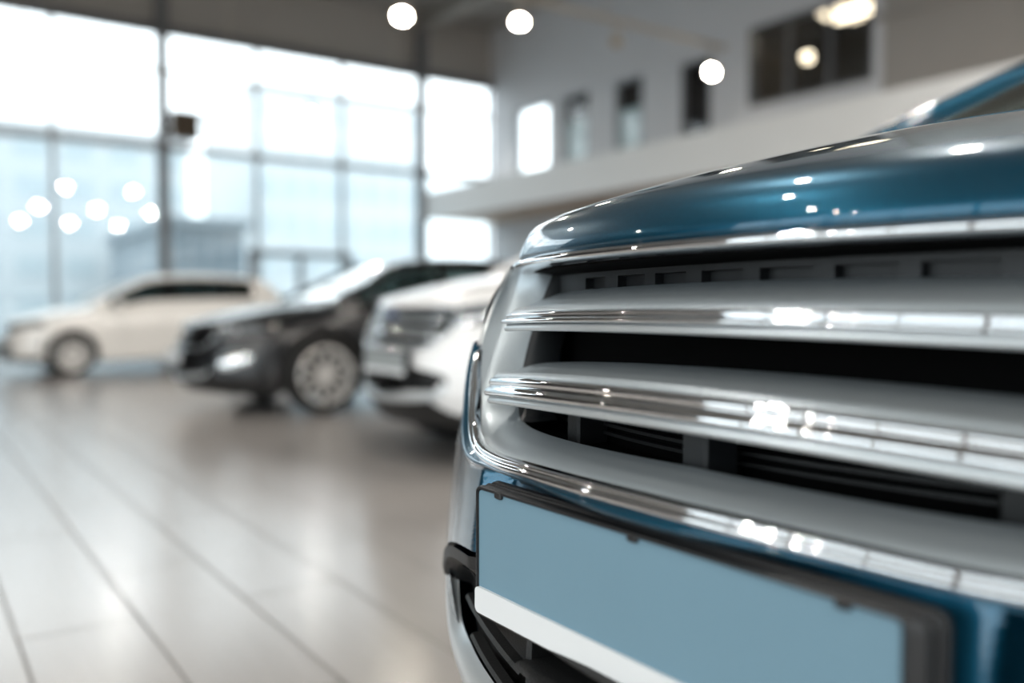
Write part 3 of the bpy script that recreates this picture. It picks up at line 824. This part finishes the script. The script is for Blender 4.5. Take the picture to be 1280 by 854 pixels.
# other two walls
mb = MB(); mb.box((X0 - .25, Y0 - .25, 0), (X1 + .2, Y0, H)); structure(mb.build('wall_front', M['wall']))
WL = 5.6
mb = MB(); mb.box((X0 - .25, Y0, WL), (X0, Y1, H)); mb.box((X0 - .25, Y0, 0), (X0, Y1, .3)); mb.box((X0 - .25, Y0, .3), (X0, -19, WL)); structure(mb.build('wall_left', M['wall'])); structure(MB().box((X0 - .25, 9, .3), (X0, Y1, WL)).build('wall_left', M['reflection_wall']))  # unseen far stretch left solid and dark for the black car to reflect
for k in range(6):
    ya, yb = -19 + k*28/6, -19 + (k+1)*28/6
    w = thing('window_%d' % (40 + k), 'x', 'w', (X0, (ya+yb)/2, .3)); del w['label']; del w['category']; structure(w); off = (X0, (ya+yb)/2, .3)
    fr = MB(); fr.box((X0 - .15, ya, .3), (X0, ya + .09, WL)); fr.box((X0 - .15, yb - .09, .3), (X0, yb, WL)); fr.box((X0 - .15, ya, 3.6), (X0, yb, 3.72)); fr.box((X0 - .15, (ya+yb)/2 - .04, .3), (X0, (ya+yb)/2 + .04, WL))
    structure(fr.build('window_frame', M['frame'], w, off=off))
    structure(MB().box((X0 - .08, ya, .3), (X0 - .07, yb, WL)).build('pane', M['pane'], w, off=off))
# mezzanine
BX = 11.0
mb = MB(); mb.box((BX, Y0, 3.16), (BX + .12, Y1 - .25, 3.88)); structure(mb.build('balcony_parapet', M['balcony']))
mb = MB(); mb.box((BX + .12, Y0, 3.22), (X1, Y1 - .05, 3.42)); structure(mb.build('balcony_floor_slab', M['soffit']))
for o in bpy.data.objects:
    if o.name.startswith('balcony_'): o['kind'] = 'structure'

# ------------------------------------------------------------------ lamps on tracks
TZ = 5.5
gl = 'spotlight on a track overhead, seen only as a glint in glass and paint'
def spot(x, y, z, label, lit=True, em=None, group=None, white=False, tilt=(0, 0), big_=1.0, zt=None):
    t = thing('track_spotlight', label, 'spotlight', (x, y, z), group)
    r = (.13 if label == gl else .10)*big_
    h = MB(); h.lathe([(r*.93, .004), (r, 0), (r*1.04, .05), (r*1.0, .16), (r*.5, .20), (0, .20)], (0, 0, 0), 'z', 28)
    hd = h.build('lamp_housing', M['housing'], t, True, 40)
    l = MB(); l.lathe([(0, -.012), (r*.5, -.010), (r*.86, -.002), (r*.92, .004)], (0, 0, 0), 'z', 28)
    l.build('lamp_lens', em or (M['lamp_white'] if white else M['lamp'] if label == gl else M['lamp_soft']) if lit else M['lamp_off'], hd, True)
    b = MB(); b.tube([(0, 0, .19), (0, 0, (zt or .36))], .018, 8); b.rbox((-.05, -.03, (zt or .36) - .03), (.05, .03, (zt or .36)), .01); b.build('bracket', M['track'], t)
    hd.rotation_euler = (tilt[0], tilt[1], 0)
    return t
def track(y, xa, xb, label):
    t = thing('lighting_track', label, 'lighting track', ((xa+xb)/2, y, TZ + .36))
    MB().rbox((xa - (xa+xb)/2, -.04, 0), (xb - (xa+xb)/2, .04, .07), .008).build('rail', M['track'], t)
    x = xa + .6
    while x < xb:
        r = MB(); r.tube([(x - (xa+xb)/2, 0, .06), (x - (xa+xb)/2, 0, H - TZ - .36)], .012, 6); r.build('hanger_rod', M['track'], t); x += 4.
track(11.6, -10.6, 13.0, 'beige lighting track crossing below the roof above the black car')
track(19.45, -10.6, 13.0, 'added beige lighting track carrying the stand-in spotlights along the glass wall')  # added track, only there to hang the stand-in lamps
for y, w_ in ((3.2, 'above the foreground cars'), (-4.6, 'behind the viewer'), (-12.4, 'at the far end behind the viewer')):
    track(y, -10.6, 13.0, 'beige lighting track ' + w_)
aim = (-.45, .40)
spot(8.2, 11.6, TZ, 'brightest lit spotlight of the crossing track, above the narrow bright window', tilt=aim)
spot(6.1, 11.6, TZ - .30, 'lit spotlight in front of the dark band above the glass wall', tilt=aim, big_=1.1, zt=.66)
spot(10.25, 11.6, TZ + .02, 'unlit brownish spotlight between two lit ones on the crossing track', lit=False, tilt=aim, zt=.34)
spot(12.62, 11.6, TZ - .12, 'lit spotlight beside the narrow dark window', tilt=(-.35, .95), zt=.48)
spot(3.56, 19.45, TZ - .08, 'lit spotlight standing in for a lamp reflection in the leftmost glass bay', white=True, tilt=aim, zt=.44)  # this row of lamps is added in place of reflected light dots
spot(7.87, 19.45, TZ - .08, 'lit spotlight standing in for a lamp reflection in the middle of the glass wall', white=True, tilt=aim, zt=.44)
spot(12.30, 19.45, TZ - .08, 'lit spotlight standing in for a lamp reflection right of the right-hand column', white=True, tilt=aim, zt=.44)
for y in (3.2, -4.6, -12.4):
    for x in (-9.2, -6.6, -4.0, -1.4, 1.2, 5.2, 7.6, 10.0):
        spot(x, y, TZ, gl, group='spotlights above and behind the viewer', tilt=(.35, .1) if y < 5 else (-.2, .1), big_=1. if y > 0 else 1.55, em=None if y > 0 else M['lamp_wide'])
for x in (-5.2, 1.6):
    spot(x, 11.6, TZ, gl, group='spotlights above and behind the viewer', em=M['lamp'])

# box on the column
s = thing('wall_speaker', 'brown slatted box speaker fixed to the left steel column', 'speaker', (5.10, Y1 - .36, 4.56))
MB().rbox((-.28, -.16, 0), (.28, .12, .60), .02).build('casing', M['speaker'], s)
g = MB()
for k in range(7): g.box((-.25, -.175, .04 + k*.075), (.25, -.158, .085 + k*.075))
g.build('grille', M['grille_cloth'], s)
MB().box((-.34, -.03, .20), (-.26, .03, .34)).build('bracket', M['steel'], s)

# ------------------------------------------------------------------ outside
structure(MB().box((-70, Y1 + .3, -.25), (90, 130, -.05)).build('exterior_ground', M['ground']))
structure(MB().box((-70, -60, -.25), (X0 - .4, Y1 + .3, -.05)).build('exterior_ground', M['ground']))
def block(name, label, x0, x1, y0, hgt, m, nf, nb, mg):
    t = thing(name, label, 'building', ((x0+x1)/2, y0 + 5, -.05)); off = ((x0+x1)/2, y0 + 5, -.05)
    t['group'] = 'buildings across the street'
    MB().box((x0, y0, -.05), (x1, y0 + 10, hgt)).build('facade', m, t, off=off)
    MB().box((x0 - .2, y0 - .2, hgt), (x1 + .2, y0 + 10.2, hgt + .3)).build('roof', m, t, off=off)
    k = MB()
    for f_ in range(nf):
        for b_ in range(nb):
            xa = lerp(x0, x1, (b_ + .18)/nb); xb = lerp(x0, x1, (b_ + .82)/nb); za = lerp(.2, hgt, (f_ + .25)/nf); zb2 = lerp(.2, hgt, (f_ + .78)/nf)
            k.box((xa, y0 - .03, za), (xb, y0 + .02, zb2))
    k.build('windows', mg, t, off=off)
block('office_building', 'pale blue-grey building outside the left glass bays', -14, 10.5, 40, 8.2, M['facade'], 5, 14, M['facade_b'])
block('low_building', 'low slate-blue building outside behind the roof of the white hatchback', 7.0, 9.2, 28.5, 3.5, M['facade_dark'], 2, 4, M['facade_glass'])
block('tower_block', 'tall pale building outside behind the middle glass bays', 15.6, 25.5, 46, 12.6, M['facade'], 6, 8, M['facade_b'])

# ------------------------------------------------------------------ light
w = bpy.data.worlds.new('world'); SC.world = w; w.use_nodes = True
bg = w.node_tree.nodes['Background']; bg.inputs[0].default_value = (.88, .955, 1., 1); bg.inputs[1].default_value = 3.0
def portal(name, loc, rot, sx, sy):
    l = bpy.data.lights.new(name, 'AREA'); l.shape = 'RECTANGLE'; l.size = sx; l.size_y = sy; l.energy = 1
    l.cycles.is_portal = True
    o = bpy.data.objects.new(name, l); COL.objects.link(o); o.location = loc; o.rotation_euler = rot
portal('sky_portal', (5.8, Y1 + .28, 3.5), (-PI/2, 0, 0), 14.8, 6.8)
portal('sky_portal', (X0 - .28, -5, 2.95), (0, -PI/2, 0), 5.3, 28)

# ------------------------------------------------------------------ camera
c = bpy.data.cameras.new('camera'); c.sensor_width = 36; c.lens = 1100/1280*36
c.dof.use_dof = True; c.dof.focus_distance = 1.06; c.dof.aperture_fstop = 1.4; c.dof.aperture_blades = 0
c.clip_start = .02
co = bpy.data.objects.new('camera', c); COL.objects.link(co)
co.location = (0, 0, .95)
co.rotation_euler = (PI/2 - math.atan(42/1100), 0, -math.atan2(.570, .821))
SC.camera = co
vs = SC.view_settings
vs.view_transform = 'Standard'; vs.look = 'None'; vs.gamma = 1; vs.exposure = .42; vs.use_curve_mapping = False
M['black'].node_tree.nodes['Principled BSDF'].inputs['Coat Weight'].default_value = .8
M['black'].node_tree.nodes['Principled BSDF'].inputs['Specular IOR Level'].default_value = .25
cy = SC.cycles
cy.use_denoising = True; cy.use_adaptive_sampling = False
cy.sample_clamp_direct = 400; cy.sample_clamp_indirect = 8
cy.max_bounces = 10; cy.transparent_max_bounces = 16; cy.glossy_bounces = 6; cy.diffuse_bounces = 5
cy.caustics_reflective = False
